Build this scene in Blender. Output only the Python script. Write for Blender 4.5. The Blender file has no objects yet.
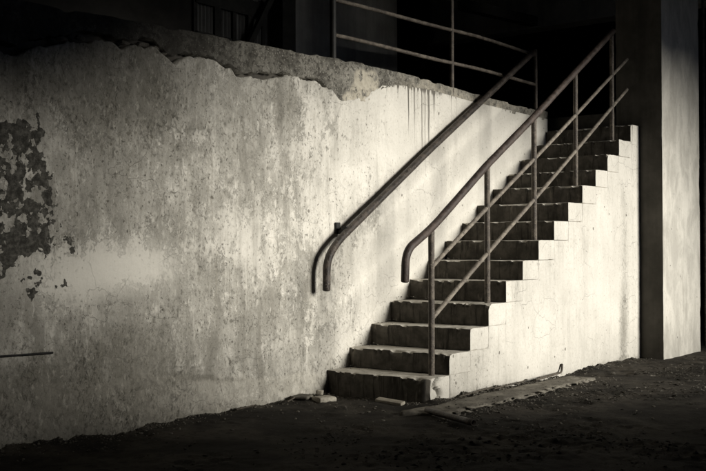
import bpy, bmesh, math, random
import numpy as np
from mathutils import Vector, Matrix

random.seed(7)
RNG = np.random.default_rng(11)
S = bpy.context.scene
COL = S.collection
R = math.radians

# ------------------------------------------------------------------ noise (numpy value noise)
def _h(i, j, k):
    n = (i.astype(np.int64) * 374761393 + j.astype(np.int64) * 668265263 + k.astype(np.int64) * 2147483647) & 0xffffffff
    n = ((n ^ (n >> 13)) * 1274126177) & 0xffffffff
    n = ((n ^ (n >> 16)) * 2246822519) & 0xffffffff
    return ((n ^ (n >> 15)) & 0xffffff) / float(0xffffff)

def vnoise(x, y, z=None):
    x = np.asarray(x, float); y = np.asarray(y, float)
    z = np.zeros_like(x) if z is None else np.asarray(z, float) + 0 * x
    i, j, k = np.floor(x), np.floor(y), np.floor(z)
    u, v, w = x - i, y - j, z - k
    u, v, w = (t * t * (3 - 2 * t) for t in (u, v, w))
    r = 0
    for a in (0, 1):
        for b in (0, 1):
            for c in (0, 1):
                r = r + _h(i + a, j + b, k + c) * (u if a else 1 - u) * (v if b else 1 - v) * (w if c else 1 - w)
    return r

def fbm(x, y, z=None, o=4, gain=.5):
    s, a, t, f = 0, 1., 0, 1.
    for q in range(o):
        s = s + a * vnoise(x * f + 17.3 * q, y * f - 9.1 * q, None if z is None else z * f + 3.7 * q)
        t += a; a *= gain; f *= 2.03
    return s / t

def sst(a, b, x):
    t = np.clip((x - a) / (b - a), 0, 1)
    return t * t * (3 - 2 * t)

def blob(X, Z, cx, cz, rx, rz):
    return np.exp(-(((X - cx) / rx) ** 2 + ((Z - cz) / rz) ** 2))

# ------------------------------------------------------------------ object helpers
def tag(o, label=None, cat=None, group=None, kind=None):
    if label: o['label'] = label
    if cat: o['category'] = cat
    if group: o['group'] = group
    if kind: o['kind'] = kind
    return o

def empty(name, loc, label, cat, group=None):
    o = bpy.data.objects.new(name, None)
    o.location = loc; o.empty_display_size = .1
    COL.objects.link(o)
    return tag(o, label, cat, group)

def link(name, me, mats, parent=None, world=True):
    o = bpy.data.objects.new(name, me)
    for m in (mats if isinstance(mats, (list, tuple)) else [mats]):
        me.materials.append(m)
    COL.objects.link(o)
    if parent is not None:
        o.parent = parent
        if world:                       # mesh is written in world coordinates
            off = Vector(parent.location) if parent.type == 'EMPTY' else Vector((0, 0, 0))   # mesh parents stand at the world origin
            o.matrix_parent_inverse = Matrix.Translation(-off)
    return o

def meshdata(name, verts, faces, smooth=False, midx=None, attrs=None):
    me = bpy.data.meshes.new(name)
    me.from_pydata([tuple(map(float, v)) for v in verts], [], [tuple(map(int, f)) for f in faces])
    if midx is not None:
        me.polygons.foreach_set('material_index', np.asarray(midx, np.int32))
    if smooth:
        me.polygons.foreach_set('use_smooth', np.ones(len(me.polygons), bool))
    for k, a in (attrs or {}).items():
        at = me.attributes.new(k, 'FLOAT', 'POINT')
        at.data.foreach_set('value', np.asarray(a, np.float32).ravel())
    me.update()
    return me

def sheet(xs, zb, zt, nrow, yf, yback, attrs=None, frac=None):
    """A vertical slab facing -Y: a fine front grid between zb(x) and zt(x), a rim turned back to yback."""
    xs = np.asarray(xs, float); n = len(xs)
    f = np.linspace(0, 1, nrow) if frac is None else frac
    X = np.repeat(xs[:, None], nrow, 1)
    zb_, zt_ = zb(xs), zt(xs)
    Z = zb_[:, None] + (zt_ - zb_)[:, None] * f[None]
    Y = yf(X, Z)
    V = np.stack([X, Y, Z], 2).reshape(-1, 3)
    idx = np.arange(n * nrow).reshape(n, nrow)
    a, b, c, d = idx[:-1, :-1], idx[1:, :-1], idx[1:, 1:], idx[:-1, 1:]
    F = np.stack([a, b, c, d], 2).reshape(-1, 4)
    ring = np.concatenate([idx[:, 0], idx[-1, 1:], idx[-2::-1, -1], idx[0, -2:0:-1]])
    B = V[ring].copy(); B[:, 1] = yback
    m = len(V); V = np.concatenate([V, B])
    k = np.arange(len(ring)); k2 = np.roll(k, -1)
    F2 = np.stack([ring[k], m + k, m + k2, ring[k2]], 1)
    F = np.concatenate([F, F2])
    at = {}
    for nm, fn in (attrs or {}).items():
        A = np.clip(fn(X, Z), 0, 1).reshape(-1)
        at[nm] = np.concatenate([A, A[ring]])
    return V, F, at

def box_grid(x0, x1, y0, y1, z0, z1, res):
    vid = {}; V = []; F = []; N = []
    def g(p):
        k = (round(p[0], 5), round(p[1], 5), round(p[2], 5))
        if k not in vid:
            vid[k] = len(V); V.append(k)
        return vid[k]
    L = [np.linspace(a, b, max(2, int(round((b - a) / res)) + 1)) for a, b in ((x0, x1), (y0, y1), (z0, z1))]
    for ax in range(3):
        u, w = [(1, 2), (2, 0), (0, 1)][ax]
        for side in (0, 1):
            for i in range(len(L[u]) - 1):
                for j in range(len(L[w]) - 1):
                    q = []
                    for du, dw in ((0, 0), (1, 0), (1, 1), (0, 1)):
                        p = [0, 0, 0]
                        p[ax] = L[ax][-1] if side else L[ax][0]
                        p[u] = L[u][i + du]; p[w] = L[w][j + dw]
                        q.append(g(p))
                    F.append(q if side else q[::-1]); N.append((ax, side))
    return np.array(V, float), F, N

def sharp(me, a=38):
    me.set_sharp_from_angle(angle=R(a)); return me

def rough_box(b, res, r=.008, amp=.003, chip=.012, seed=0., cf=9.):
    x0, x1, y0, y1, z0, z1 = b
    V, F, N = box_grid(x0, x1, y0, y1, z0, z1, res)
    lo, hi = np.array([x0, y0, z0]), np.array([x1, y1, z1])
    nz = fbm(V[:, 0] * cf + seed, V[:, 1] * cf, V[:, 2] * cf, o=3)
    rr = (r + chip * sst(.5, .8, nz))[:, None]
    rr = np.minimum(rr, (hi - lo).min() * .45)
    q = np.clip(V, lo + rr, hi - rr)
    d = V - q; ln = np.linalg.norm(d, axis=1, keepdims=True); ln[ln < 1e-9] = 1
    W = q + d / ln * rr
    n = d / ln
    W += n * ((fbm(V[:, 0] * 22 + seed, V[:, 1] * 22 + 5, V[:, 2] * 22, o=3) - .5) * 2 * amp)[:, None]
    return W, F, N

def box_mesh(bounds, bevel=0.):
    bm = bmesh.new()
    for b in bounds:
        x0, x1, y0, y1, z0, z1 = b
        r = bmesh.ops.create_cube(bm, size=1)
        for v in r['verts']:
            v.co = Vector((x0 + (v.co.x + .5) * (x1 - x0), y0 + (v.co.y + .5) * (y1 - y0), z0 + (v.co.z + .5) * (z1 - z0)))
    if bevel:
        bmesh.ops.bevel(bm, geom=bm.edges[:], offset=bevel, segments=2, affect='EDGES', profile=.5)
    me = bpy.data.meshes.new('m'); bm.to_mesh(me); bm.free()
    return me

def smooth_path(pts, rad=.1, n=7):
    P = [Vector(p) for p in pts]; out = [P[0]]
    for i in range(1, len(P) - 1):
        a, b, c = P[i - 1], P[i], P[i + 1]
        r = min(rad, (a - b).length * .48, (c - b).length * .48)
        p0 = b + (a - b).normalized() * r; p1 = b + (c - b).normalized() * r
        for k in range(n + 1):
            t = k / n
            out.append(p0 * (1 - t) ** 2 + b * 2 * t * (1 - t) + p1 * t * t)
    out.append(P[-1])
    return out

def tube(pts, rad, seg=14, dent=.0, seed=0, hollow=0.):
    P = [Vector(p) for p in pts]
    # resample so that the pipe can carry slight dents
    Q = [P[0]]
    for a, b in zip(P, P[1:]):
        k = max(1, int((b - a).length / .06))
        for i in range(1, k + 1): Q.append(a.lerp(b, i / k))
    P = Q
    T = [(P[min(i + 1, len(P) - 1)] - P[max(i - 1, 0)]).normalized() for i in range(len(P))]
    up = Vector((0, 1, 0)) if abs(T[0].y) < .9 else Vector((1, 0, 0))
    nrm = (up - T[0] * up.dot(T[0])).normalized()
    V, F = [], []
    for i, (p, t) in enumerate(zip(P, T)):
        nrm = (nrm - t * nrm.dot(t)).normalized(); bn = t.cross(nrm)
        for s in range(seg):
            a = 2 * math.pi * s / seg
            V.append(p + (nrm * math.cos(a) + bn * math.sin(a)) * rad)
    V = np.array([tuple(v) for v in V])
    if dent:
        ctr = np.repeat(np.array([tuple(p) for p in P]), seg, 0)
        nz = fbm(V[:, 0] * 14 + seed, V[:, 1] * 14, V[:, 2] * 14, o=3) - .5
        V = V + (V - ctr) / rad * (nz * 2 * dent)[:, None]
    V = [tuple(v) for v in V]
    for i in range(len(P) - 1):
        for s in range(seg):
            s2 = (s + 1) % seg
            F.append((i * seg + s, i * seg + s2, (i + 1) * seg + s2, (i + 1) * seg + s))
    for e, (p, t, sgn) in enumerate(((P[0], T[0], -1), (P[-1], T[-1], 1))):
        base = 0 if e == 0 else (len(P) - 1) * seg
        prev = list(range(base, base + seg))
        c0 = Vector(p)
        prof = [(.92, .3), (.7, .55), (.35, .7)] if not hollow else [(hollow, .0), (hollow, -8.)]
        for (k, h) in prof:
            cur = []
            for s in range(seg):
                v = Vector(V[base + s]); q = c0 + (v - c0) * k + t * sgn * rad * h * (.5 if not hollow else 1)
                cur.append(len(V)); V.append(tuple(q))
            for s in range(seg):
                s2 = (s + 1) % seg
                f = (prev[s], prev[s2], cur[s2], cur[s])
                F.append(f if e else f[::-1])
            prev = cur
        F.append(prev if e else prev[::-1])
    return meshdata('tube', V, F, smooth=True)

# ------------------------------------------------------------------ node helpers
class NT:
    def __init__(s, name):
        s.m = bpy.data.materials.new(name); s.m.use_nodes = True
        s.t = s.m.node_tree; s.t.nodes.clear()
        s.out = s.n('ShaderNodeOutputMaterial'); s.b = s.n('ShaderNodeBsdfPrincipled')
        s.t.links.new(s.b.outputs[0], s.out.inputs[0])
        s.co = s.n('ShaderNodeTexCoord').outputs['Object']
    def n(s, k, **p):
        o = s.t.nodes.new(k)
        for a, b in p.items(): setattr(o, a, b)
        return o
    def put(s, sock, v):
        if isinstance(v, bpy.types.NodeSocket): s.t.links.new(v, sock)
        elif isinstance(v, (tuple, list)) and len(v) == 3 and sock.type == 'RGBA': sock.default_value = (*v, 1)
        else: sock.default_value = v
    def math(s, op, a, b=0., clamp=False):
        o = s.n('ShaderNodeMath', operation=op, use_clamp=clamp); s.put(o.inputs[0], a); s.put(o.inputs[1], b); return o.outputs[0]
    def mul(s, a, b): return s.math('MULTIPLY', a, b)
    def add(s, a, b): return s.math('ADD', a, b)
    def sub(s, a, b): return s.math('SUBTRACT', a, b)
    def step(s, v, a, b, x=0., y=1.):
        o = s.n('ShaderNodeMapRange', interpolation_type='SMOOTHSTEP', clamp=True)
        s.put(o.inputs[0], v); s.put(o.inputs[1], a); s.put(o.inputs[2], b); s.put(o.inputs[3], x); s.put(o.inputs[4], y)
        return o.outputs[0]
    def mix(s, f, a, b, mode='MIX'):
        o = s.n('ShaderNodeMix', data_type='RGBA', blend_type=mode); s.put(o.inputs[0], f); s.put(o.inputs[6], a); s.put(o.inputs[7], b); return o.outputs[2]
    def map(s, sc=(1, 1, 1), loc=(0, 0, 0), rot=(0, 0, 0), v=None):
        o = s.n('ShaderNodeMapping'); s.put(o.inputs[0], v or s.co)
        o.inputs['Scale'].default_value = sc; o.inputs['Location'].default_value = loc; o.inputs['Rotation'].default_value = rot
        return o.outputs[0]
    def noise(s, scale, detail=6, rough=.6, dist=0., v=None, lac=2.):
        o = s.n('ShaderNodeTexNoise'); s.put(o.inputs['Vector'], v or s.co)
        o.inputs['Scale'].default_value = scale; o.inputs['Detail'].default_value = detail
        o.inputs['Roughness'].default_value = rough; o.inputs['Distortion'].default_value = dist; o.inputs['Lacunarity'].default_value = lac
        return o.outputs[0]
    def warp(s, scale, amt, v=None):
        o = s.n('ShaderNodeTexNoise'); s.put(o.inputs['Vector'], v or s.co); o.inputs['Scale'].default_value = scale; o.inputs['Detail'].default_value = 3
        a = s.n('ShaderNodeVectorMath', operation='MULTIPLY_ADD'); s.put(a.inputs[0], o.outputs['Color'])
        a.inputs[1].default_value = (amt,) * 3; s.put(a.inputs[2], v or s.co); return a.outputs[0]
    def vor(s, scale, feature='F1', v=None, rnd=1.):
        o = s.n('ShaderNodeTexVoronoi', feature=feature); s.put(o.inputs['Vector'], v or s.co); o.inputs['Scale'].default_value = scale
        o.inputs['Randomness'].default_value = rnd
        return o.outputs['Distance'], (o.outputs['Color'] if 'Color' in o.outputs else None)
    def attr(s, name):
        return s.n('ShaderNodeAttribute', attribute_name=name).outputs['Fac']
    def bump(s, h, dist=.01, strength=1., prev=None):
        o = s.n('ShaderNodeBump'); s.put(o.inputs['Height'], h); o.inputs['Distance'].default_value = dist; o.inputs['Strength'].default_value = strength
        if prev is not None: s.put(o.inputs['Normal'], prev)
        return o.outputs[0]
    def fin(s, col, rough=.9, nrm=None, spec=.25, metal=0.):
        s.put(s.b.inputs['Base Color'], col); s.put(s.b.inputs['Roughness'], rough)
        s.b.inputs['Specular IOR Level'].default_value = spec; s.b.inputs['Metallic'].default_value = metal
        if nrm is not None: s.put(s.b.inputs['Normal'], nrm)
        return s.m

# ------------------------------------------------------------------ materials
LIGHT = (.62, .595, .54); LIGHT2 = (.54, .518, .468); MID = (.30, .28, .235); DARK = (.11, .10, .082)

def m_plaster():
    t = NT('old_plaster')
    mott, peel, grime, smooth, drip = (t.attr(k) for k in ('mottle', 'peel', 'grime', 'smoothed', 'drip'))
    wv = t.warp(7, .05)
    # broad tone, fine tone
    big = t.noise(1.6, 5, .6)
    col = t.mix(t.step(big, .35, .68), LIGHT2, LIGHT)
    fine = t.noise(38, 8, .68)
    col = t.mix(t.mul(t.step(fine, .46, .70), t.add(.25, t.mul(mott, .5))), col, (.40, .375, .32))
    # soft grey wash, then scoured islands in several sizes, then sparse dark chips
    bgd = t.noise(2.2, 8, .66, .5, v=t.map((1.2, 1, .8), loc=(2, 5, 3)))
    col = t.mix(t.mul(t.step(bgd, .36, .66), t.mul(mott, .72)), col, (.255, .244, .214))
    n1 = t.noise(5.2, 10, .68, .7, v=t.map((1.2, 1, .8), v=wv))
    n1b = t.noise(17, 9, .72, .5, v=t.map((1.1, 1, .8), loc=(3, 1, 7)))
    n1c = t.noise(50, 6, .72, .2, v=t.map((1, 1, .85), loc=(8, 2, 1)))
    bgd0 = t.noise(3.4, 6, .65, .4, v=t.map((1.3, 1, .8), loc=(7, 5, 1)))
    thr = t.sub(.635, t.mul(mott, .17))
    mixn = t.add(t.add(t.mul(n1, .34), t.mul(n1b, .36)), t.mul(n1c, .30))
    f1 = t.step(t.sub(mixn, thr), -.03, .075)
    hard = t.step(t.sub(mixn, thr), -.004, .016)
    f1 = t.mix(t.step(bgd0, .45, .60), f1, hard)
    col = t.mix(t.mul(f1, t.step(bgd0, .30, .70, .45, .85)), col, t.mix(t.step(n1c, .36, .64), (.14, .133, .115), (.34, .325, .286)))
    f1d = t.step(t.sub(t.add(t.mul(n1b, .45), t.mul(n1c, .55)), t.sub(.635, t.mul(mott, .095))), -.006, .03)
    col = t.mix(t.mul(f1d, .8), col, (.11, .104, .088))
    sm = t.noise(1., 6, .6, v=t.map((9, 4, 1.9), loc=(6, 1, 3), v=t.warp(2.5, .08)))
    col = t.mix(t.mul(t.step(sm, .46, .70), t.mul(mott, .72)), col, (.19, .18, .155))
    wl = t.noise(1., 6, .62, v=t.map((34, 6, 8.5), loc=(1, 8, 3), v=t.warp(9, .04)))
    col = t.mix(t.mul(t.step(wl, .60, .68), t.mul(mott, .75)), col, (.60, .575, .52))
    # vertical wash streaks
    st = t.noise(1., 7, .62, v=t.map((30, 4, 1.5), v=t.warp(3, .03)))
    f2 = t.mul(t.step(st, .52, .70), t.add(.02, t.mul(mott, .45)))
    col = t.mix(f2, col, (.23, .215, .18))
    stl = t.noise(1., 4, .5, v=t.map((24, 4, 1.6), loc=(9, 0, 2), v=t.warp(6, .03)))
    col = t.mix(t.mul(t.step(stl, .62, .72), t.mul(mott, .40)), col, (.60, .575, .52))
    # small dark chips and specks
    n3 = t.noise(56, 4, .62, v=t.map((1, 1, .7)))
    col = t.mix(t.mul(t.step(n3, .615, .675), t.add(.30, t.mul(mott, .65))), col, (.09, .083, .07))
    d, c = t.vor(9.5, v=t.warp(30, .03))
    sz = t.sub(t.mul(t.noise(5.2, 2, .5), .62), .28)
    col = t.mix(t.mul(t.step(t.sub(sz, d), -.01, .02), .82), col, (.10, .09, .075))
    # hairline cracks
    e, _ = t.vor(4.2, 'DISTANCE_TO_EDGE', v=t.warp(6, .16))
    ck = t.mul(t.step(e, .0045, .0015), t.step(t.noise(1.9, 3, .5, v=t.map(loc=(4, 4, 4))), .50, .60))
    col = t.mix(t.mul(ck, t.add(.05, t.mul(mott, .5))), col, (.13, .12, .10))
    e2, _ = t.vor(11., 'DISTANCE_TO_EDGE', v=t.warp(9, .08))
    ck2 = t.mul(t.step(e2, .012, .004), t.step(t.noise(2.6, 3, .5, v=t.map(loc=(1, 7, 2))), .52, .62))
    col = t.mix(t.mul(ck2, t.add(.2, t.mul(mott, .3))), col, (.2, .185, .155))
    # trowelled repair band: smoother tone
    rep = t.mix(t.noise(16, 6, .6), (.40, .38, .325), (.52, .49, .43))
    col = t.mix(t.mul(smooth, .45), col, rep)
    # dirt stains, and the light's falloff painted in as darkening
    gn = t.noise(8, 7, .66, v=t.map((1.4, 1, .7)))
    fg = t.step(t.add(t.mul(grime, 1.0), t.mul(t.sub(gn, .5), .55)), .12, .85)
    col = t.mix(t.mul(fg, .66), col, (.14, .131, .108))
    gs = t.noise(31, 8, .78, .5, v=t.map((1.2, 1, .75), loc=(5, 9, 2)))
    col = t.mix(t.mul(t.step(gs, .50, .58), t.mul(t.mul(t.step(grime, .08, .55), t.step(bgd0, .38, .60, .25, 1.)), .72)), col, (.055, .051, .042))
    gl = t.noise(27, 6, .72, .3, v=t.map((1.3, 1, .6), loc=(1, 3, 8)))
    col = t.mix(t.mul(t.step(gl, .56, .63), t.mul(t.step(grime, .06, .5), .55)), col, (.42, .40, .35))
    col = t.mix(t.mul(t.attr('clean'), .85), col, t.mix(fine, (.60, .575, .515), (.70, .675, .61)))  # clean patch, whitened further to make up for missing sunlight
    # peel: dark undercoat with islands of paint left
    pn = t.add(t.mul(t.noise(8.5, 2.5, .40, .3, v=t.map((1, 1, .85), v=t.warp(4, .05))), .44), t.mul(t.noise(21, 4, .5, .3, v=t.warp(9, .03)), .56))
    pm = t.mul(t.step(t.add(peel, t.mul(t.sub(pn, .5), 4.2)), .53, .57), t.step(peel, .03, .08))
    pe = t.step(t.add(peel, t.mul(t.sub(pn, .5), 4.2)), .40, .53)
    un = t.noise(26, 7, .72)
    under = t.mix(t.step(un, .38, .72), (.036, .034, .029), (.15, .143, .125))
    col = t.mix(t.mul(t.mul(pe, peel), .25), col, (.50, .48, .43))
    col = t.mix(pm, col, under)
    # drips under the coping
    dn = t.noise(1., 2, .4, v=t.map((40, 3, .28), v=t.warp(4, .006)))
    dm = t.step(t.add(drip, t.mul(t.sub(t.add(t.mul(dn, .7), t.mul(t.noise(1., 2, .5, v=t.map((95, 3, .5), loc=(2, 2, 2))), .3)), .5), 2.4)), .44, .66)
    col = t.mix(t.mul(dm, .88), col, (.075, .067, .055))
    h = t.sub(t.add(t.mul(fine, .5), t.mul(t.noise(12, 6, .6), .7)), t.add(t.mul(f1, .28), t.mul(pm, .5)))
    h = t.sub(h, t.add(t.mul(ck, .5), t.mul(t.step(n3, .67, .73), .4)))
    return t.fin(col, .92, t.bump(h, .008, .9))

def m_concrete(name, lo, hi, sc=1., speck=.6, dk=(.05, .046, .038)):
    t = NT(name)
    a = t.noise(6 * sc, 8, .68, .3)
    col = t.mix(t.step(a, .34, .68), lo, hi)
    g = t.noise(42 * sc, 6, .72)
    col = t.mix(t.mul(t.step(g, .52, .64), speck), col, dk)
    d, c = t.vor(60 * sc)
    col = t.mix(t.mul(t.step(d, .28, .18), speck * .7), col, hi)
    h = t.add(t.mul(g, .8), a)
    return t.fin(col, .95, t.bump(h, .008, .9))

def m_band():
    t = NT('bare_coarse_concrete')
    sandy, drip = t.attr('sandy'), t.attr('drip')
    a = t.noise(5, 8, .7, .4)
    col = t.mix(t.step(a, .36, .66), (.085, .08, .068), (.235, .224, .195))
    g = t.noise(34, 7, .75)
    col = t.mix(t.mul(t.step(g, .49, .58), .85), col, (.045, .041, .035))
    d, c = t.vor(46)
    col = t.mix(t.mul(t.step(d, .30, .16), .45), col, (.42, .40, .35))
    col = t.mix(t.mul(sandy, t.step(t.noise(14, 6, .65), .36, .52)), col, t.mix(t.noise(20, 6, .6), (.30, .275, .22), (.52, .48, .40)))
    col = t.mix(t.mul(t.step(t.add(drip, t.mul(t.sub(g, .5), 1.4)), .55, .7), .8), col, (.07, .062, .05))
    col = t.mix(t.mul(t.attr('soot'), t.step(t.noise(6, 6, .65), .30, .55, .55, .9)), col, (.028, .026, .022))  # band's left end darkened to imitate the light dying away
    h = t.sub(t.add(t.mul(g, .8), a), t.mul(sandy, .2))
    return t.fin(col, .95, t.bump(h, .010, .9))

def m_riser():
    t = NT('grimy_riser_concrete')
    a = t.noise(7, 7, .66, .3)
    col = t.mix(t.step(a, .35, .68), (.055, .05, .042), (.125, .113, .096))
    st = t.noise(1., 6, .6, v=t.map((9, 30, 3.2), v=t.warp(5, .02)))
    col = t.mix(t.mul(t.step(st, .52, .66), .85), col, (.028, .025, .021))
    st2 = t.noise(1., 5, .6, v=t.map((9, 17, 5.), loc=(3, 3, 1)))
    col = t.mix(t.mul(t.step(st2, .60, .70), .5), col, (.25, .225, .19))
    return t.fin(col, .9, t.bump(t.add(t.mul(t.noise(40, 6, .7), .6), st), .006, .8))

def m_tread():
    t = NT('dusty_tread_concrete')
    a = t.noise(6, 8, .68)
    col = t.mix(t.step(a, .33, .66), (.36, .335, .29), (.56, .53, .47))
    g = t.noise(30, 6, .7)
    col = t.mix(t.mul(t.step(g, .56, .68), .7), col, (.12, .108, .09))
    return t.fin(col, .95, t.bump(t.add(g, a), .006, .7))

def m_rust(name, lo, hi, rough=.6, amt=.5, metal=.0):
    t = NT(name)
    a = t.noise(14, 8, .7, .4)
    col = t.mix(t.step(a, .40, .66), lo, hi)
    f = t.noise(75, 5, .7)
    col = t.mix(t.mul(t.step(f, .56, .66), amt), col, (.34, .30, .245))
    f2 = t.noise(48, 5, .7, v=t.map(loc=(5, 2, 2)))
    col = t.mix(t.mul(t.step(f2, .58, .66), .8), col, (.022, .017, .014))
    return t.fin(col, t.step(a, .3, .7, rough - .12, rough + .2), t.bump(t.add(a, t.mul(f, .7)), .006, .9), .35, metal)

def m_dirt():
    t = NT('dark_trodden_dirt')
    a = t.noise(1.3, 8, .62, .3)
    col = t.mix(t.step(a, .38, .64), (.018, .016, .013), (.068, .060, .049))
    b = t.noise(11, 8, .7)
    col = t.mix(t.mul(t.step(b, .50, .64), .75), col, (.014, .0125, .0105))
    c = t.noise(70, 6, .75)
    col = t.mix(t.mul(t.step(c, .60, .70), .45), col, (.20, .182, .15))
    return t.fin(col, .97, t.bump(t.add(t.mul(c, .5), b), .012, .9), .15)

def m_plain(name, c0, c1, sc=6., rough=.9, streak=0.):
    t = NT(name)
    a = t.noise(sc, 7, .66)
    if streak: a = t.add(t.mul(a, 1 - streak), t.mul(t.noise(1., 6, .6, v=t.map((sc * 2.2, sc * 2.2, sc * .16))), streak))
    col = t.mix(t.step(a, .36, .66), c0, c1)
    return t.fin(col, rough, t.bump(t.noise(sc * 6, 5, .7), .004, .6))

def m_pier():
    t = NT('pier_plaster')
    a = t.noise(1., 8, .66, .4, v=t.map((5, 5, 2.2), v=t.warp(3, .08)))
    col = t.mix(t.step(a, .36, .66), (.36, .345, .31), (.52, .50, .452))
    b = t.noise(1., 7, .62, .4, v=t.map((3.4, 3, 1.0), loc=(2, 0, .4)))
    col = t.mix(t.mul(t.step(b, .55, .70), .55), col, (.24, .228, .20))
    g = t.noise(30, 7, .7)
    col = t.mix(t.mul(t.step(g, .54, .68), .4), col, (.25, .235, .195))
    d, _ = t.vor(4.5, v=t.warp(30, .03))
    col = t.mix(t.mul(t.step(d, .055, .03), .8), col, (.08, .07, .06))
    return t.fin(col, .92, t.bump(g, .005, .6))

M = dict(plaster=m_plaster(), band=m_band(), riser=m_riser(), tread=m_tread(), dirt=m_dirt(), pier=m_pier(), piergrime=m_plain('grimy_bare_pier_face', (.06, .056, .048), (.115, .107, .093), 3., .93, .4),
         core=m_plain('wall_core', (.05, .046, .04), (.09, .083, .07)),
         curb=m_concrete('curb_concrete', (.11, .10, .083), (.24, .222, .186), 1., .5),
         rail=m_rust('rusty_handrail_paint', (.034, .025, .021), (.072, .053, .044), .5, .12),
         darkrail=m_rust('worn_dark_rail_paint', (.028, .023, .02), (.085, .068, .056), .45, .35),
         post=m_rust('flaking_post_paint', (.055, .045, .037), (.15, .128, .104), .65, .4),
         mid=m_rust('dusty_mid_rail_steel', (.12, .103, .085), (.25, .22, .18), .65, .4),
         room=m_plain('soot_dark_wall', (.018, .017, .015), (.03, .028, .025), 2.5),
         floor2=m_plain('dusty_dark_floor', (.05, .046, .04), (.09, .083, .072), 4.),
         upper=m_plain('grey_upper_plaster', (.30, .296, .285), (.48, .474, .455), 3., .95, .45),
         steel=m_plain('black_steel', (.012, .012, .011), (.025, .024, .022), 8., .6),
         tin=m_plain('corrugated_tin', (.09, .09, .086), (.16, .158, .152), 5., .6, .7),
         brick=m_concrete('pale_broken_brick', (.26, .235, .195), (.5, .47, .4), 1.6, .4),
         stone=m_concrete('grey_rubble', (.06, .054, .045), (.19, .176, .148), 2., .5),
         wood=m_plain('weathered_wood', (.05, .043, .035), (.12, .104, .084), 12., .9),
         pale=m_plain('pale_dusty_lath', (.26, .235, .195), (.42, .385, .32), 14., .9, .4))

# ------------------------------------------------------------------ ground
def axis(segs):
    out = []
    for a, b, s in segs:
        out += list(np.arange(a, b - 1e-6, s))
    return np.array(out + [segs[-1][1]])
gx = axis([(-90, -20, 10), (-20, -6, 1.), (-6, -4, .1), (-4, 4.5, .025), (4.5, 9, .1), (9, 20, 1.), (20, 90, 10)])
gy = axis([(-90, -20, 10), (-20, -7, 1.), (-7, -4, .1), (-4, .02, .022), (.02, 6, .6), (6, 90, 12)])
GX, GY = np.meshgrid(gx, gy, indexing='ij')
def ground_h(x, y):
    near = sst(9, 5, np.abs(x)) * sst(8, 5, -y) * sst(.6, .1, y)
    h = (fbm(x * 1.1, y * 1.1 + 3, o=3) - .5) * .035 + (fbm(x * 5, y * 5, o=4) - .5) * .022
    h = h + (fbm(x * 16, y * 16 + 8, o=4) - .5) * .038 * sst(.4, .62, fbm(x * 1.7 + 9, y * 1.7, o=3))
    wallside = np.where(x < 0, -y, -.95 - y)
    h = h + .022 * np.exp(-np.clip(wallside, 0, 9) / .09) * sst(.35, .6, fbm(x * 3 + 2, y * 0 + 1, o=3))
    return h * near - .004
GZ = ground_h(GX, GY)
gi = np.arange(GX.size).reshape(GX.shape)
GF = np.stack([gi[:-1, :-1], gi[1:, :-1], gi[1:, 1:], gi[:-1, 1:]], 2).reshape(-1, 4)
g = link('ground', meshdata('ground', np.stack([GX, GY, GZ], 2).reshape(-1, 3), GF, smooth=True), M['dirt'])
tag(g, 'dark bare dirt floor strewn with crumbs', None, None, 'structure')
def gz(x, y): return float(ground_h(np.array([x], float), np.array([y], float))[0])

# ------------------------------------------------------------------ the long plastered wall
TOP = [(-12, 2.5), (-4, 2.53), (-2.873, 2.542), (-2.474, 2.548), (-2.182, 2.559), (-1.742, 2.58), (-1.251, 2.589), (-0.644, 2.608), (0.052, 2.629), (0.52, 2.641), (1.004, 2.636), (1.534, 2.626), (2.154, 2.606), (2.722, 2.589), (3.434, 2.581), (3.75, 2.585)]
CRACK = [(-12, 2.2), (-4.5, 2.25), (-3.6, 2.3), (-2.873, 2.261), (-2.777, 2.242), (-2.679, 2.297), (-2.577, 2.319), (-2.474, 2.359), (-2.381, 2.38), (-2.272, 2.403), (-2.182, 2.424), (-2.09, 2.42), (-2.027, 2.393), (-1.932, 2.42), (-1.867, 2.437), (-1.784, 2.44), (-1.742, 2.437), (-1.683, 2.414), (-1.631, 2.382), (-1.579, 2.357), (-1.543, 2.382), (-1.499, 2.402), (-1.436, 2.418), (-1.358, 2.429), (-1.288, 2.433), (-1.213, 2.423), (-1.136, 2.406), (-1.067, 2.391), (-1.018, 2.367), (-0.968, 2.356), (-0.856, 2.356), (-0.751, 2.367), (-0.623, 2.391), (-0.535, 2.41), (-0.446, 2.425), (-0.378, 2.416), (-0.304, 2.41), (-0.228, 2.416), (-0.156, 2.425), (-0.096, 2.418), (-0.036, 2.406), (0.013, 2.389), (0.075, 2.365), (0.138, 2.325), (0.202, 2.3), (0.305, 2.32), (0.411, 2.344), (0.519, 2.369), (0.587, 2.402), (0.657, 2.443), (0.756, 2.489), (0.857, 2.518), (1.154, 2.534), (1.534, 2.541), (2.153, 2.52), (2.722, 2.515), (3.433, 2.507), (3.75, 2.505)]
BANDL = [(-12, .3), (-2.87, 0.297), (-2.472, 0.327), (-2.043, 0.312), (-1.785, 0.311), (-1.226, 0.249), (-0.758, 0.194), (-0.318, 0.195), (0.04, 0.16), (4, .16)]
HOLES = [(-1.553, 1.798, .02, .03), (-1.964, 1.452, .018, .016), (-2.09, 0.727, .03, .012), (-2.098, 0.786, .022, .016), (-0.668, 1.713, .025, .03), (0.109, 1.618, .018, .01), (-1.809, 2.221, .02, .022), (-1.859, 2.12, .05, .07), (-1.299, 1.763, .016, .03), (-0.418, 0.891, .022, .016), (-1.785, 1.118, .016, .03), (-0.277, 1.661, .014, .03), (-1.02, 1.92, .02, .03), (-.62, 1.27, .014, .014), (-2.3, 1.75, .02, .014), (-1.2, 1.0, .014, .014), (.55, 1.9, .01, .012)]
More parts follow.
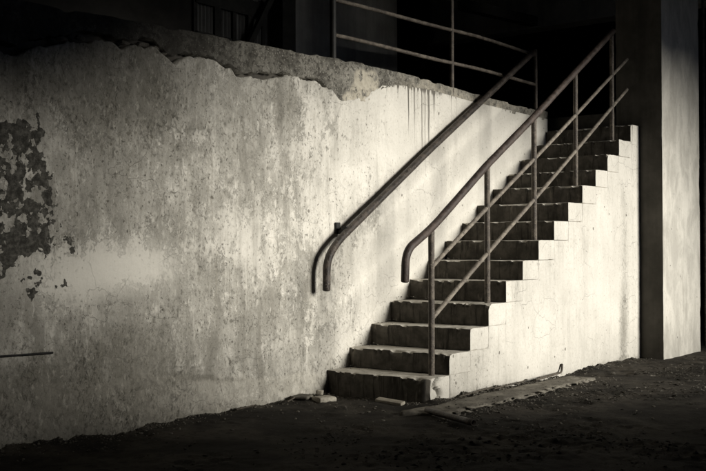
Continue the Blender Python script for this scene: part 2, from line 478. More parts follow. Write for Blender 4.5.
def lin(tab):
    a = np.array(tab); return lambda x: np.interp(x, a[:, 0], a[:, 1])
topf, crackf, bandf = lin(TOP), lin(CRACK), lin(BANDL)
def angular(x, f, k):                     # broken, piecewise straight profile
    i = np.floor(x * f); u = x * f - i
    return _h(i, i * 0 + k, i * 0) * (1 - u) + _h(i + 1, i * 0 + k, i * 0) * u - .5
def crack_j(x): return crackf(x) + (angular(x, 17, 1) * .030 + angular(x, 47, 2) * .016) * sst(1.0, .6, x)
def crack_up(x): return crackf(x) + (angular(x, 13, 5) * .024 + angular(x, 41, 6) * .022) * sst(1.0, .6, x) + .008 * sst(.1, -.1, x)
gapf = lin([(-12, .05), (-3, .045), (-2.2, .05), (-1.9, .035), (-1.58, .05), (-1.4, .02), (-1.1, .026), (-.97, .036), (-.7, .03), (-.4, .018), (-.1, .02), (.05, .014), (.16, .004), (.24, -.05), (4, -.05)])
def top_j(x): return topf(x) + (fbm(x * 9, x * 0 + 5, o=4) - .5) * .014 - .012 * sst(.62, .7, fbm(x * 5 + 3, x * 0, o=2))

def a_peel(X, Z):
    return .64 * sst(1.3, .6, ((X + 2.80) / .28) ** 2 + ((Z - 1.45) / .40) ** 2) + .38 * blob(X, Z, -2.62, 1.10, .24, .20) + .5 * blob(X, Z, -2.70, 1.82, .15, .14) + .5 * blob(X, Z, -3.25, 1.2, .3, .5)
def a_mott(X, Z):
    m = .84 * sst(1.8, -1.3, X + (fbm(X * 1.4, Z * 1.4, o=3) - .5) * 1.6) + .12
    m = m + .3 * blob(X, Z, -.5, 2.0, .5, .35) + .3 * blob(X, Z, -1.4, .85, .5, .25) + .25 * blob(X, Z, -1.75, 1.9, .5, .4) + .2 * blob(X, Z, -.9, .6, .6, .35)
    m = m - .75 * blob(X, Z, -2.05, 1.0, .5, .14) - .35 * blob(X, Z, -.85, 1.15, .35, .2) + .25 * (fbm(X * 2.2, Z * 2.2, o=3) - .5) * 2
    m = m + .25 * blob(X, Z, .05, 2.25, .18, .2)
    return m
def a_grime(X, Z):
    g = .75 * blob(X, Z, -1.95, .52, .38, .16) + .6 * blob(X, Z, -2.4, .35, .6, .16) + .45 * blob(X, Z, -1.95, 2.05, .5, .25) + .42 * blob(X, Z, -.45, 2.15, .22, .25) + .35 * blob(X, Z, -2.9, .3, .5, .25)
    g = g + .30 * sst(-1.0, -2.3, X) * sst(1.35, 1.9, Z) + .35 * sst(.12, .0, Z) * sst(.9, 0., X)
    # damp line along the top of the repair band
    d = Z - bandf(X) - (fbm(X * 6, X * 0 + 4, o=3) - .5) * .05
    g = g + .55 * np.exp(-(d / .022) ** 2) * sst(-2.6, -2.2, X) * sst(-.5, -1.2, X) * (.4 + fbm(X * 4, Z * 0 + 3, o=2))
    # soft upright darker marks on the plain right part
    g = g + .20 * np.exp(-((X - .89 - (vnoise(Z * 3, Z * 0) - .5) * .05) / .035) ** 2) * sst(.55, .8, Z) * sst(1.75, 1.4, Z)
    g = g + .22 * np.exp(-((X - 1.73 - (vnoise(Z * 3, Z * 0 + 4) - .5) * .05) / .035) ** 2) * sst(1.2, 1.4, Z) * sst(2.2, 2.05, Z)
    g = g + .75 * sst(.55, .10, Z + .3 * (fbm(X * 3, Z * 3 + 4, o=3) - .5)) * sst(-.7, -2.2, X) + .65 * sst(1.75, 2.35, Z + .5 * (fbm(X * 3, Z * 2 + 9, o=3) - .5)) * sst(-1.0, -2.4, X)  # both left corners darkened in place of the light's falloff
    for (hx, hz, rx, rz) in HOLES: g = g + 1.1 * blob(X, Z, hx, hz, rx * .62, rz * .62)
    return g
def a_smooth(X, Z):
    d = bandf(X) + (fbm(X * 5, X * 0 + 4, o=3) - .5) * .06 - Z
    return sst(-.012, .012, d) * .85 * sst(.6, .0, X)
def a_clean(X, Z): return np.clip(1.25 * blob(X, Z, -2.0, 1.0, .42, .15) + .7 * blob(X, Z, -2.5, .92, .3, .12) + .5 * (fbm(X * 5, Z * 7, o=4) - .55), 0, 1)
def a_drip(X, Z):
    z = 2.535 - Z
    e = sst(.66, .80, X) * sst(2.3, 1.4, X) * (.80 + .36 * vnoise(X * 7, X * 0 + 3))
    return e * (.22 * sst(.05, .0, z) + .40 * np.clip(1 - z / (.8 * (.25 + 1.2 * vnoise(X * 9, X * 0 + 9) ** 1.5)), 0, 1) ** .8)
def wall_y(X, Z):
    y = (fbm(X * 1.3, Z * 1.3, o=3) - .5) * .02 + (fbm(X * 9, Z * 9, o=3) - .5) * .005
    d = bandf(X) + (fbm(X * 5, X * 0 + 4, o=3) - .5) * .06 - Z
    y = y - .010 * sst(-.012, .012, d) * sst(.3, -.1, X) - (fbm(X * 14, Z * 18, o=4) - .5) * .030 * sst(0, .1, d)
    for (hx, hz, rx, rz) in HOLES: y = y + .012 * blob(X, Z, hx, hz, rx * .6, rz * .6)
    pe = a_peel(X, Z) + (fbm(X * 11, Z * 9, o=4) - .5) * 2.1
    y = y + .003 * sst(.5, .58, pe)
    # the loose lip of the plaster stands off near the crack
    y = y - .010 * sst(.10, .0, crackf(X) - Z) * sst(.4, .0, X)
    return y
wall = empty('plastered_wall', (0, .1, 0), 'long stained whitewashed wall with a ragged crack under its bare concrete top', 'wall')
wx = axis([(-12, -4.2, .3), (-4.2, -3.3, .03), (-3.3, 3.745, .0115)])
WA = dict(peel=a_peel, mottle=a_mott, grime=a_grime, smoothed=a_smooth, drip=a_drip, clean=a_clean)
V, F, A = sheet(wx, lambda x: x * 0 - .08, lambda x: crack_j(x) - gapf(x).clip(0) / 2, 190, wall_y, .085, WA)
link('plaster_coat', meshdata('plaster_coat', V, F, True, None, A), M['plaster'], wall)
def band_y(X, Z):
    return .006 + (fbm(X * 7, Z * 7 + 2, o=4) - .5) * .026 + (fbm(X * 32, Z * 32, o=3) - .5) * .018
def band_sandy(X, Z):
    n = (fbm(X * 8, Z * 8, o=4) - .5)
    return np.maximum(sst(.35, .6, blob(X, Z, .52, 2.47, .24, .16) + .25 * blob(X, Z, .3, 2.33, .2, .05) * 2 + n * .7) , .55 * sst(.9, 1.2, X) * sst(-.2, .2, n + .1))
def band_drip(X, Z):
    return .55 * sst(.75, .95, X) * sst(2.0, 1.6, X) * sst(2.60, 2.54, Z) + .35 * sst(1.4, 2.2, X) * sst(2.56, 2.53, Z)
V, F, A = sheet(wx, lambda x: crack_up(x) + gapf(x) / 2, top_j, 30, band_y, .249, dict(sandy=band_sandy, drip=band_drip, soot=lambda X, Z: sst(-.5, -1.9, X + .8 * (fbm(X * 2, Z * 3, o=3) - .5))))
link('concrete_band', meshdata('concrete_band', V, F, True, None, A), M['band'], wall)
link('core', box_mesh([(-12, 3.735, .086, .245, -.08, 2.5)]), M['core'], wall)

o = link('wire', tube([(-3.6, -.012, .548), (-2.87, -.016, .530), (-2.70, -.013, .526), (-2.53, -.010, .522)], .0065, 8, .002, 2), M['steel']); tag(o, 'thin black wire running flat along the wall low at its left end', 'wire')

# ------------------------------------------------------------------ staircase
NOS = [(-.005, .180), (.284, .336), (.584, .508), (.860, .684), (1.141, .857), (1.425, 1.021), (1.705, 1.193), (2.0, 1.364), (2.281, 1.536), (2.572, 1.704), (2.860, 1.866), (3.135, 2.031), (3.405, 2.196), (3.703, 2.370)]
XE = 3.9; YW = -.948
stair = empty('concrete_staircase', (0, -.47, 0), 'straight flight of fourteen worn concrete steps with dark risers against the wall', 'staircase')
for i, (x, z) in enumerate(NOS):
    x1 = NOS[i + 1][0] - .003 if i < 13 else XE
    z0 = NOS[i - 1][1] + .0015 if i else -.06
    yw = YW + (.001 * ((i * 7) % 3)) if i < 13 else YW + .004
    xs_end = NOS[i + 1][0] - .002 if i < 13 else XE
    V, F, N = rough_box((x, x1, yw, .03, z0, z), .0165, .004, .0028, .016, i * 3.1)
    # worn nosing: knock corners off along the front top edge, more in the middle of the tread
    near = sst(.05, .0, V[:, 0] - x) * sst(.05, .0, z - V[:, 2])
    wear = fbm(V[:, 1] * 6 + i * 5, V[:, 1] * 0, o=4)
    chip = fbm(V[:, 1] * 19 + i * 3, V[:, 2] * 0 + i, o=3)
    wr_ = .006 * sst(.42, .75, wear) + .014 * sst(.56, .63, chip)
    V[:, 2] -= near * wr_; V[:, 0] += near * wr_ * .9
    if i == 0:   # the broken end of the bottom step
        side = sst(.06, .0, V[:, 1] - yw)
        cx = .115 + .028 * np.sin(V[:, 2] * 38) + (fbm(V[:, 2] * 25, V[:, 2] * 0, o=2) - .5) * .05
        V[:, 1] += side * .05 * np.exp(-((V[:, 0] - cx) / .024) ** 2)
        fc = sst(.07, .0, V[:, 0] - x) * side
        V[:, 0] += fc * (.03 * fbm(V[:, 2] * 14, V[:, 1] * 14, o=3) + .012)
    at = dict(mottle=np.full(len(V), .12 + .3 * ((i * 37) % 10) / 10 * (1 if i < 7 else .5)), grime=.25 * fbm(V[:, 0] * 9, V[:, 1] * 3, V[:, 2] * 9, o=3))
    if i == 0: at['grime'] = at['grime'] + 1.3 * np.exp(-((V[:, 0] - cx) / .018) ** 2)
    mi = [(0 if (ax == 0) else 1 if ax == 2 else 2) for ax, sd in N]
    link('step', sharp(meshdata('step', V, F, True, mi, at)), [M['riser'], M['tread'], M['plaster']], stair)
nx = np.array([n[0] for n in NOS]); nzv = np.array([n[1] for n in NOS])
def panel_top(x):
    k = np.searchsorted(nx, x + 1e-6, side='right') - 1
    z = np.where(k >= 1, nzv[np.clip(k - 1, 0, 13)], -.02)
    return np.where(x > 3.735, 2.372, z) - .0015
px = [0.02]
for a, b in zip(list(nx) + [3.735], list(nx[1:]) + [3.735, XE]):
    if b - a < .01: continue
    px += [a + .0012] + list(np.linspace(a, b, max(3, int((b - a) / .02)))[1:-1]) + [b - .0012]
px = np.array(sorted(set([p for p in px if p > nx[1] + .0011])))
def pan_grime(X, Z):
    g = .62 * np.exp(-((X - 3.50 - (vnoise(Z * 1.5, Z * 0) - .5) * .05) / .12) ** 2) * (.55 + .6 * blob(X, Z, 3.5, .35, .5, .35)) * sst(2.2, 1.5, Z)  # darker upright band towards the far end, wavering edge
    g = g + .45 * sst(.10, .0, Z) * (.3 + fbm(X * 6, Z * 6, o=3)) + .25 * blob(X, Z, .7, .2, .5, .2)
    return g
def pan_mott(X, Z): return .15 + .30 * sst(1.2, .2, X) + .3 * blob(X, Z, 2.4, 1.15, .4, .12) + .5 * (fbm(X * 2, Z * 2, o=4) - .45)
V, F, A = sheet(px, lambda x: x * 0 - .06, panel_top, 110, lambda X, Z: YW + .0005 + (fbm(X * 1.5, Z * 1.5, o=3) - .5) * .008 - .006 * sst(3.70, 3.74, X) + (fbm(X * 12, Z * 12, o=2) - .5) * .003, -.90,
                dict(mottle=pan_mott, grime=pan_grime))
o = link('side_panel', meshdata('side_panel', V, F, True, None, A), M['plaster'], stair)
o['label'] = 'sunlit whitewashed flank under the steps'
link('landing', box_mesh([(XE + .004, 4.9, -.69, .24, -.05, 2.535)], .006), M['floor2'], stair)

# ------------------------------------------------------------------ railings
YR = -.85
rl = empty('stair_railing', (.2, YR, .18), 'rusty outer stair railing with a fat handrail, two thin sloping bars and five posts', 'railing')
hr = smooth_path([(-.150, YR, .888), (-.138, YR, 1.108), (.20, YR, 1.274), (1.01, YR, 1.795), (1.82, YR, 2.267), (3.26, YR, 3.147), (3.50, YR, 3.294)], .13, 8)
link('handrail', tube(hr, .030, 16, .0015, 1), M['rail'], rl)
def hz(x): return float(np.interp(x, [p.x for p in hr[8:]], [p.z for p in hr[8:]]))
for k, (xp, zp) in enumerate([(.190, .172), (1.008, .680), (1.812, 1.188), (2.635, 1.700), (3.462, 2.192)]):
    link('post', tube([(xp, YR, zp - .03), (xp + .004, YR, hz(xp) - .02)], .0235 if k < 3 else .021, 12, .0012, k * 5), M['post'], rl)
def mz(x, a, b): return a[1] + (b[1] - a[1]) * (x - a[0]) / (b[0] - a[0])
for (a, b) in [((.188, .978), (3.846, 3.056)), ((.185, .592), (3.841, 2.746))]:
    pts = [(x, YR, mz(x, a, b) + .006 * math.sin(x * 2.1)) for x in np.linspace(a[0], b[0], 12)]
    link('sloping_bar', tube(pts, .0175, 10, .0008, a[1] * 9), M['mid'], rl)

wr = empty('wall_handrail', (0, -.1, 1.2), 'dark worn pipe handrail fixed to the plastered wall with its lower end bent down', 'handrail')
wp = smooth_path([(-.137, -.112, .809), (-.130, -.112, 1.045), (.0, -.111, 1.178), (1.30, -.083, 1.968), (3.36, -.034, 3.158)], .15, 9)
link('rail', tube(wp, .030, 16, .0012, 3), M['darkrail'], wr)
def bracket(x, z, yr):
    bm = bmesh.new()
    def bx(x0, x1, y0, y1, z0, z1):
        r = bmesh.ops.create_cube(bm, size=1)
        for v in r['verts']: v.co = Vector((x0 + (v.co.x + .5) * (x1 - x0), y0 + (v.co.y + .5) * (y1 - y0), z0 + (v.co.z + .5) * (z1 - z0)))
    bx(x - .06, x - .005, -.016, .012, z - .005, z + .085)
    bx(x - .040, x - .008, yr + .02, -.013, z - .004, z + .026)
    bx(x - .050, x + .002, yr - .002, yr + .045, z - .018, z + .052)
    bmesh.ops.bevel(bm, geom=bm.edges[:], offset=.004, segments=2, affect='EDGES')
    me = bpy.data.meshes.new('bracket'); bm.to_mesh(me); bm.free(); return me
link('bracket', bracket(.165, 1.246, -.107), M['steel'], wr)

YL = .03
lr = empty('landing_railing', (.13, YL, 2.6), 'rusty level railing on top of the wall with two long horizontal bars', 'railing')
for k, (xp, zt, r_) in enumerate([(.127, 4.2, .026), (1.883, 4.0, .019), (3.53, 3.22, .019)]):
    o = link('post', tube([(xp, YL, 2.54), (xp, YL, zt)], r_, 12, .001, k + 20), M['steel' if k == 0 else 'post'], lr)
for z0, z1 in ((3.10, 3.165), (2.82, 2.853)):
    pts = [(x, YL - .0, z0 + (z1 - z0) * min(1, (x - .127) / 2.1) + .004 * math.sin(x * 3)) for x in np.linspace(.13, 3.53, 12)]
    link('bar', tube(pts, .0165, 10, .0012, z0 * 7), M['post'], lr)

# ------------------------------------------------------------------ pier at the right
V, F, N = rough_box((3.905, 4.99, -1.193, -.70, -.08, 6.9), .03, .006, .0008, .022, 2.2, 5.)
p = link('concrete_pier', sharp(meshdata('concrete_pier', V, F, True, [1 if (ax == 0 and sd == 0) else 0 for ax, sd in N]), 25), [M['pier'], M['piergrime']])  # stair-side face gets a darker material: its shade is painted in
tag(p, 'thick plastered pillar beyond the stair, one face bright and one dark', 'pillar')
p = link('drain_pipe', tube([(5.62, -1.03, -.05), (5.62, -1.03, 6.8)], .018, 10, .001, 4), M['post'])
tag(p, 'thin upright pipe in the dark right of the pillar', 'pipe')

# ------------------------------------------------------------------ upper storey seen over the wall
f = link('upper_floor', box_mesh([(-12, 3.86, .252, 9, 2.3, 2.53), (3.861, 14, .252, 9, 2.3, 2.532)]), M['floor2']); tag(f, kind='structure')
uw = empty('upper_wall', (2, 3, 2.53), 'grey plastered back wall of the upper floor with a barred tin window', 'wall')
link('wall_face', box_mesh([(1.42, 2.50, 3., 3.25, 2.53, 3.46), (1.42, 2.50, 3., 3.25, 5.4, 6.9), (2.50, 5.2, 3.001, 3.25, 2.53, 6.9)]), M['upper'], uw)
link('sooty_wall_face', box_mesh([(-12, 1.419, 3.002, 3.25, 2.53, 6.9)]), M['room'], uw)  # stretch left of the window darkened by material in place of shade
wn = link('window', box_mesh([(1.42, 2.50, 2.97, 3.1, 3.42, 3.47), (1.42, 2.50, 2.95, 3.1, 3.77, 3.95), (1.42, 2.50, 2.97, 3.1, 4.24, 4.30), (1.42, 2.50, 2.97, 3.1, 4.6, 4.75), (1.40, 1.455, 2.97, 3.1, 3.4, 5.4), (1.70, 1.80, 2.955, 3.1, 3.4, 5.4), (1.985, 2.03, 2.96, 3.1, 3.4, 5.4), (2.225, 2.30, 2.955, 3.1, 3.4, 5.4), (2.47, 2.53, 2.97, 3.1, 3.4, 5.4)]), M['steel'], uw)
def corrug(x0, x1, z0, z1, y):
    n = max(8, int((x1 - x0) / .008)); V = []; F = []
    for i in range(n + 1):
        x = x0 + (x1 - x0) * i / n; yy = y + .012 * math.sin(x * 2 * math.pi / .055)
        V += [(x, yy, z0), (x, yy, z1), (x, yy + .004, z1), (x, yy + .004, z0)]
    for i in range(n):
        a, b = i * 4, i * 4 + 4
        F += [(a, b, b + 1, a + 1), (a + 2, b + 2, b + 3, a + 3), (a + 1, b + 1, b + 2, a + 2), (a + 3, b + 3, b, a)]
    return sharp(meshdata('pane', V, F, True))
for x0, x1 in ((1.456, 1.699), (1.801, 1.984), (2.031, 2.224), (2.301, 2.469)):
    for z0, z1 in ((3.471, 3.769), (3.951, 4.239), (4.301, 4.599)):
        link('pane', corrug(x0, x1, z0, z1, 2.995), M['tin'], wn)
def slant(a, b, w, d):
    a, b = Vector(a), Vector(b); t = (b - a).normalized(); s = t.cross(Vector((0, 1, 0))).normalized() * w / 2; e = Vector((0, d / 2, 0))
    V = [a + s + e, a - s + e, a - s - e, a + s - e, b + s + e, b - s + e, b - s - e, b + s - e]
    return meshdata('plank', [tuple(v) for v in V], [(0, 1, 2, 3), (7, 6, 5, 4), (0, 4, 5, 1), (1, 5, 6, 2), (2, 6, 7, 3), (3, 7, 4, 0)])
o = link('diagonal_brace', slant((2.0, 2.86, 3.2), (2.5, 2.86, 4.0), .07, .05), M['steel']); tag(o, 'black slanting bar in front of the barred tin window', 'brace')
o = link('steel_column', box_mesh([(2.58, 2.81, 2.75, 2.96, 2.53, 6.9)], .01), M['steel']); tag(o, 'black upright column right of the barred tin window', 'column')
o = link('leaning_plank', slant((5.35, 2.9, 3.0), (5.9, 2.9, 4.2), .10, .05), M['steel']); tag(o, 'dark slanting timber at the doorway beyond the grey upper wall', 'timber')
o = link('upper_beam', box_mesh([(6.0, 6.3, -2.5, 3.0, 4.05, 6.9)], .01), M['upper']); tag(o, 'dim grey downstand wall high above the top of the stairs', 'beam')
o = link('roof_beam', slant((4.2, 1.35, 4.02), (7.4, 1.35, 4.22), .12, .12), M['steel']); tag(o, 'dark beam crossing in front of the grey downstand wall', 'beam')
o = link('partition', box_mesh([(5.2, 14, 6.0, 6.2, 2.533, 6.9)]), M['room']); tag(o, 'almost black partition deep behind the upper floor', 'wall')

# ------------------------------------------------------------------ the hall around, unseen and added to keep skylight out (behind the camera and overhead)
ELV, AZ = R(13), R(14)
DY = 6.5
kx, kz = math.tan(AZ), math.tan(ELV) / math.cos(AZ)
HOLE = [(-4.0, .84), (-2.08, .88), (-1.66, .76), (-.71, .02), (1.16, -.75), (5.2, -.5), (4.5, 2.15), (3.6, 2.05), (2.5, 2.6), (1.7, 3.0), (.4, 2.85), (-.79, 2.16), (-1.91, 1.43), (-2.7, 1.19), (-4.0, 1.08)]   # added opening shaped for the light falloff, projected onto the wall by the sun
def holed_wall(name, hole, x0, x1, z0, z1, y, th):
    bm = bmesh.new()
    vo = [bm.verts.new((x, y, z)) for x, z in ((x0, z0), (x1, z0), (x1, z1), (x0, z1))]
    vi = [[bm.verts.new((x, y, z)) for x, z in h] for h in hole]
    ed = [bm.edges.new((a[i], a[(i + 1) % len(a)])) for a in [vo] + vi for i in range(len(a))]
    r = bmesh.ops.triangle_fill(bm, edges=ed, use_beauty=True)
    fs = [g_ for g_ in r['geom'] if isinstance(g_, bmesh.types.BMFace)]
    e = bmesh.ops.extrude_face_region(bm, geom=fs)
    for v in e['geom']:
        if isinstance(v, bmesh.types.BMVert): v.co.y -= th
    me = bpy.data.meshes.new(name); bm.to_mesh(me); bm.free(); return me
o = link('wall', holed_wall('wall', [[(x + DY * kx, z + DY * kz) for x, z in HOLE], [(2.9, 6.10), (7.2, 6.10), (7.2, 6.18), (2.9, 6.18)]], -14, 14, -.1, 7., -DY, .06), M['room']); tag(o, kind='structure')  # unseen wall, added with its opening and narrow slit to shape the sunlight
o = link('wall', box_mesh([(-14.2, -14, -6.7, 9.2, -.1, 7.2)]), M['room']); tag(o, kind='structure')  # unseen hall wall, added to keep skylight out
o = link('wall', box_mesh([(14, 14.2, -6.7, 9.2, -.1, 7.2)]), M['room']); tag(o, kind='structure')  # unseen hall wall, added to keep skylight out
o = link('wall', box_mesh([(-13.999, 13.999, 9, 9.2, -.1, 7.2)]), M['room']); tag(o, kind='structure')  # unseen hall wall, added to keep skylight out
o = link('ceiling', box_mesh([(-13.999, 13.999, -6.7, 8.999, 7.0, 7.2)]), M['room']); tag(o, kind='structure')

# ------------------------------------------------------------------ things lying on the ground
def rock(sub, s, seed, amp=.35, flat=1.):
    bm = bmesh.new(); bmesh.ops.create_icosphere(bm, subdivisions=sub, radius=1.)
    co = np.array([v.co[:] for v in bm.verts])
    d = 1 + (fbm(co[:, 0] * 1.3 + seed, co[:, 1] * 1.3, co[:, 2] * 1.3 + 4, o=3) - .5) * 2 * amp
    # a few flat broken faces
    rg = np.random.default_rng(int(seed * 10) + 3)
    P = co * d[:, None]
    for _ in range(7):
        n = rg.normal(size=3); n /= np.linalg.norm(n); c = rg.uniform(.5, .8)
        ex = P @ n - c; P = P - np.clip(ex, 0, 9)[:, None] * n
    P = P * np.array(s) * np.array([1, 1, flat])
    for v, q in zip(bm.verts, P): v.co = q
    me = bpy.data.meshes.new('rock'); bm.to_mesh(me); bm.free(); return me

for k, (fx, fz, fs) in enumerate([(-1.98, 2.425, .050), (-1.84, 2.435, .060), (-1.74, 2.43, .045), (-1.66, 2.40, .034), (-2.32, 2.405, .04), (-2.46, 2.375, .045), (-1.02, 2.372, .020), (-.50, 2.418, .016)]):
    me = rock(2, (fs * 1.2, .035, fs * .42), 6.1 * k + 3, .25)
    me.transform(Matrix.Translation((fx, .018, fz - .006)) @ Matrix.Rotation(random.uniform(-.2, .35), 4, 'Y'))
    link('loose_fragment', me, M['stone'], wall)

# low broken concrete edging along the foot of the stair
V, F, N = rough_box((-.45, 2.02, -1.335, -1.06, -.05, .020), .022, .008, .007, .03, 5.5, 5.)
V[:, 1] += (V[:, 1] < -1.2) * ((fbm(V[:, 0] * 7, V[:, 0] * 0 + 3, o=4) - .5) * .09 + .03 * sst(1.2, 2., V[:, 0]))
V[:, 0] += (V[:, 0] < -.3) * (-(V[:, 1] + 1.2) * .55)
V[:, 2] += (fbm(V[:, 0] * 2.3, V[:, 1] * 3, o=3) - .5) * .028
o = link('concrete_edging', meshdata('concrete_edging', V, F, True), M['curb']); tag(o, 'low broken concrete edging strip along the foot of the staircase', 'edging')

o = link('metal_pipe', tube([(-.385, -1.19, .028), (-.62, -1.70, .026)], .021, 14, .0008, 8, .78), M['darkrail']); tag(o, 'short dark hollow pipe lying on dirt by the bottom step', 'pipe')
V, F, N = rough_box((-.026, .026, -.125, .125, 0, .022), .012, .004, .001, .008, 9.1, 14)
o = link('pale_lath', sharp(meshdata('pale_lath', V, F, True)), M['pale']); tag(o, 'short pale strip lying before the bottom riser', 'strip')
o.location = (-.135, -.705, gz(-.135, -.705) + .004); o.rotation_euler = (.03, -.25, -.10)

def brick(b, seed, mat, name, label, cat, rot=0, tilt=0):
    x, y, z, sx, sy, sz = b
    V, F, N = rough_box((-sx / 2, sx / 2, -sy / 2, sy / 2, 0, sz), .012, .004, .002, .02, seed, 14)
    ob = link(name, meshdata(name, V, F, True), mat); ob.location = (x, y, z); ob.rotation_euler = (tilt, 0, rot)
    return tag(ob, label, cat)
brick((-.40, -.10, gz(-.40, -.10) + .0, .16, .13, .022), 1.3, M['stone'], 'broken_slate', 'dark flat slab piece on dirt against the wall foot', 'slab', .3)
brick((-.335, -.25, gz(-.335, -.25) - .004, .15, .105, .040), 4.3, M['brick'], 'broken_brick', 'pale flat broken brick on dirt left of the bottom step', 'brick', -.25)
brick((-.30, -.175, gz(-.3, -.175) + .034, .060, .05, .035), 7.7, M['brick'], 'plaster_lump', 'small bright plaster lump perched behind the pale broken brick', 'lump', .5, .12)

def stick(name, pts, r, label):
    o = link(name, tube(smooth_path(pts, .03, 3), r, 8, r * .3, pts[0][0]), M['wood']); return tag(o, label, 'stick')
stick('broken_branch', [(1.45, -1.045, .034), (1.75, -1.02, .036), (2.03, -.985, .034), (2.07, -.975, .045), (2.10, -.962, .098)], .010, 'dark branch on the edging with its tip turned upward')
tw = [((.55, -1.0, .030), (.84, -.985, .036)), ((.80, -1.03, .030), (1.06, -.99, .032)), ((1.0, -1.01, .030), (1.34, -1.0, .034)), ((.30, -1.02, .026), (.56, -1.0, .030)), ((-.62, -.14, .02), (-.44, -.06, .03)), ((-1.1, -.10, .02), (-.9, -.07, .022))]
for k, (a, b) in enumerate(tw):
    m_ = ((a[0] + b[0]) / 2, (a[1] + b[1]) / 2 - .02, max(a[2], b[2]) + .003)
    o = stick('dry_twig', [a, m_, b], .0055, '')
    o['group'] = 'dry twigs at the foot of the walls'
    o['label'] = 'dark dry twig lying at the foot of the stair flank' if k < 4 else 'dark dry twig on dirt below the plastered wall'

rocks = [rock(2, (1, .8, .55), 3.1 * k + 1) for k in range(6)]
for me in rocks: me.materials.append(M['stone'])
def stone(x, y, s, k, label, grp):
    o = bpy.data.objects.new('stone', rocks[k % 6]); COL.objects.link(o)
    o.location = (x, y, gz(x, y) + s * .25); o.scale = (s, s, s * random.uniform(.7, 1.1)); o.rotation_euler = (random.uniform(-.3, .3), random.uniform(-.3, .3), random.uniform(0, 6.28))
    return tag(o, label, 'stone', grp)
for me in [rock(2, (1.25, .8, .6), 4.3 * k + 2, .22) for k in range(4)]:
    me.materials.append(M['brick']); rocks.append(me)
ex = -.25
for k in range(15):
    ex += random.uniform(.09, .19); s_ = random.uniform(.014, .036)
    o = bpy.data.objects.new('stone', rocks[6 + k % 4]); COL.objects.link(o)
    o.location = (ex, -1.355 + random.uniform(-.02, .02), .012 + random.uniform(-.006, .008)); o.scale = (s_ * 1.4, s_, s_ * .65); o.rotation_euler = (random.uniform(-.2, .2), random.uniform(-.2, .2), random.uniform(-.4, .4))
    tag(o, 'pale stone bedded along the front of the concrete edging', 'stone', 'stones along the concrete edging')
for k in range(18):
    x = random.uniform(-1.2, .25) if k < 12 else random.uniform(1.2, 3.2)
    y = random.uniform(-2.5, -1.75)
    stone(x, y, random.uniform(.010, .022), k, 'small grey stone out on the open dirt floor', 'stones scattered on the dirt floor')
stone(2.42, -1.30, .028, 2, 'lone dark stone on the dust before the stair flank', None)

# crumbs and grit: far too many to count
TV = []; TF = []
bt = [rock(1, (1, .85, .6), 2.7 * k + 5, .3) for k in range(6)]
tv = [np.array([v.co[:] for v in m.vertices]) for m in bt]; tf = [np.array([p.vertices[:] for p in m.polygons]) for m in bt]
for m in bt: bpy.data.meshes.remove(m)
def crumbs(xs, ys, ss, lift=0.):
    base = sum(len(a) for a in TV)
    hs = ground_h(xs, ys) + lift
    for x, y, s, h in zip(xs, ys, ss, hs):
        k = RNG.integers(6); a = RNG.uniform(0, 6.28); c, q = math.cos(a), math.sin(a)
        P = tv[k] * s * RNG.uniform(.7, 1.3, 3); P = P @ np.array([[c, q, 0], [-q, c, 0], [0, 0, 1]]) + np.array([x, y, h + s * .15])
        TV.append(P); TF.append(tf[k] + base); base += len(P)
def ssz(n, a, b): return a * (b / a) ** (RNG.random(n) ** 2.2)
n = 900; crumbs(RNG.uniform(-3.2, -.02, n), -RNG.exponential(.05, n) - .005, ssz(n, .004, .014))
n = 700; xx = RNG.uniform(0, 3.9, n); crumbs(xx, YW - .01 - RNG.exponential(.05, n), ssz(n, .004, .015))
n = 160; crumbs(RNG.exponential(.05, n) * -1 - .01, RNG.uniform(-.95, -.02, n), ssz(n, .004, .014))
n = 600; crumbs(RNG.uniform(-.6, 2.2, n), -1.36 - RNG.exponential(.07, n), ssz(n, .004, .016))
n = 420; xx = RNG.uniform(-.1, 2.0, n); kp = RNG.random(n) < sst(.38, .6, fbm(xx * 4 + 1, xx * 0 + 2, o=3)); xx = xx[kp]; crumbs(xx, YW - .012 - RNG.exponential(.022, len(xx)), ssz(len(xx), .008, .024), .016)
n = 260; crumbs(RNG.uniform(-.2, 1.9, n), RNG.uniform(-1.33, -1.0, n), ssz(n, .004, .014), .018)
xx, yy = RNG.uniform(-3.4, 4.2, 9000), RNG.uniform(-3.6, -.1, 9000)
keep = (RNG.random(9000) < .10 + .9 * sst(.5, .62, fbm(xx * 1.7 + 9, yy * 1.7, o=3))) & ((xx < -.05) | (yy < -1.4))
xx, yy = xx[keep][:4200], yy[keep][:4200]
crumbs(xx, yy, ssz(len(xx), .003, .020))
for x_, z_, x2_ in [(NOS[i][0], NOS[i][1], NOS[i + 1][0]) for i in range(7)]:
    n = 26; crumbs(RNG.uniform(x_ + .05, x2_ - .01, n), np.where(RNG.random(n) < .6, -.02 - RNG.exponential(.06, n), RNG.uniform(-.9, -.03, n)), ssz(n, .003, .010), z_)
def litter(xs, ys, ss):
    base = sum(len(a) for a in TV); hs = ground_h(xs, ys)
    for x, y, s, h in zip(xs, ys, ss, hs):
        a = RNG.uniform(0, 6.28); u = np.array([math.cos(a), math.sin(a), RNG.uniform(-.35, .35)]); w = np.array([-math.sin(a), math.cos(a), RNG.uniform(-.5, .5)])
        c = np.array([x, y, h + s * .30]); b = np.array([0, 0, s * RNG.uniform(.1, .45)])
        P = np.array([c - u * s, c - u * s * .2 - w * s * .45 + b, c + u * s + b * .3, c + u * s * .1 + w * s * .4 + b])
        P = np.concatenate([P, P - [0, 0, .0015]])
        TV.append(P); TF.append(np.array([(0, 1, 2), (0, 2, 3), (4, 6, 5), (4, 7, 6)]) + base); base += 8
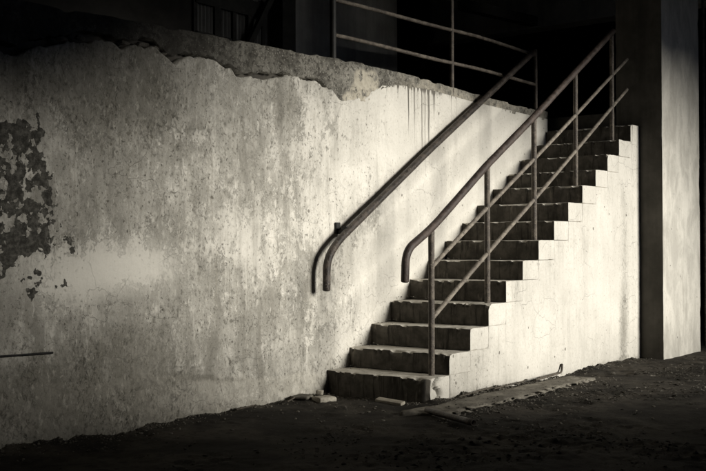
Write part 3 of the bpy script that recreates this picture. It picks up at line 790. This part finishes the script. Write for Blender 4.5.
def patchy(n, x0, x1, y0, y1, f, lo):
    x, y = RNG.uniform(x0, x1, n), RNG.uniform(y0, y1, n)
    k = RNG.random(n) < sst(lo, lo + .1, fbm(x * f + 4, y * f + 1, o=3)); return x[k], y[k]
x_, y_ = patchy(1500, -.5, 3.6, -2.4, -1.38, 2.2, .47); litter(x_, y_, ssz(len(x_), .008, .026))
x_, y_ = patchy(2400, -2.4, -.2, -3.0, -1.0, 1.9, .52); litter(x_, y_, ssz(len(x_), .006, .022))
x_, y_ = patchy(380, 3.0, 5.2, -2.4, -1.3, 2.2, .45); litter(x_, y_, ssz(len(x_), .008, .03))
o = link('rubble', meshdata('rubble', np.concatenate(TV), np.concatenate(TF)), M['stone']); tag(o, 'fine stone and plaster crumbs over the dirt floor', None, None, 'stuff')

# ------------------------------------------------------------------ light
W = bpy.data.worlds.new('World'); S.world = W; W.use_nodes = True
nt = W.node_tree; nt.nodes.clear()
sky = nt.nodes.new('ShaderNodeTexSky'); sky.sky_type = 'NISHITA'; sky.sun_disc = False
sky.air_density = .15; sky.dust_density = .05; sky.sun_elevation = ELV; sky.sun_rotation = math.pi - AZ
bg = nt.nodes.new('ShaderNodeBackground'); bg.inputs[1].default_value = .05
ow = nt.nodes.new('ShaderNodeOutputWorld'); nt.links.new(sky.outputs[0], bg.inputs[0]); nt.links.new(bg.outputs[0], ow.inputs[0])
sl = bpy.data.lights.new('sun', 'SUN'); sl.energy = 5.0; sl.angle = R(17.5); sl.color = (1., .96, .87)
so = bpy.data.objects.new('sun', sl); COL.objects.link(so)
d = Vector((-math.sin(AZ) * math.cos(ELV), math.cos(AZ) * math.cos(ELV), -math.sin(ELV)))
so.rotation_euler = d.to_track_quat('-Z', 'Y').to_euler(); so.location = (3, -14, 7)

# ------------------------------------------------------------------ camera
cam = bpy.data.cameras.new('camera'); co = bpy.data.objects.new('camera', cam); COL.objects.link(co)
yaw, pit, rol = R(52.16), R(.77), R(-.18)
fw = Vector((math.sin(yaw) * math.cos(pit), math.cos(yaw) * math.cos(pit), math.sin(pit)))
rt = Vector((math.cos(yaw), -math.sin(yaw), 0)); up = rt.cross(fw)
c, s = math.cos(rol), math.sin(rol)
r2 = rt * c + up * s; u2 = up * c - rt * s
mw = Matrix((r2, u2, -fw)).transposed().to_4x4(); mw.translation = (-6.166, -5.053, 1.119)
co.matrix_world = mw
cam.sensor_width = 36; cam.lens = 36 * 1022.2 / 706; cam.clip_end = 500; cam.clip_start = .05
S.camera = co

S.render.engine = 'CYCLES'
S.cycles.use_denoising = True
S.cycles.max_bounces = 6; S.cycles.diffuse_bounces = 4
S.view_settings.view_transform = 'Standard'; S.view_settings.look = 'None'
S.view_settings.exposure = .29; S.view_settings.gamma = 1.; S.view_settings.use_curve_mapping = False
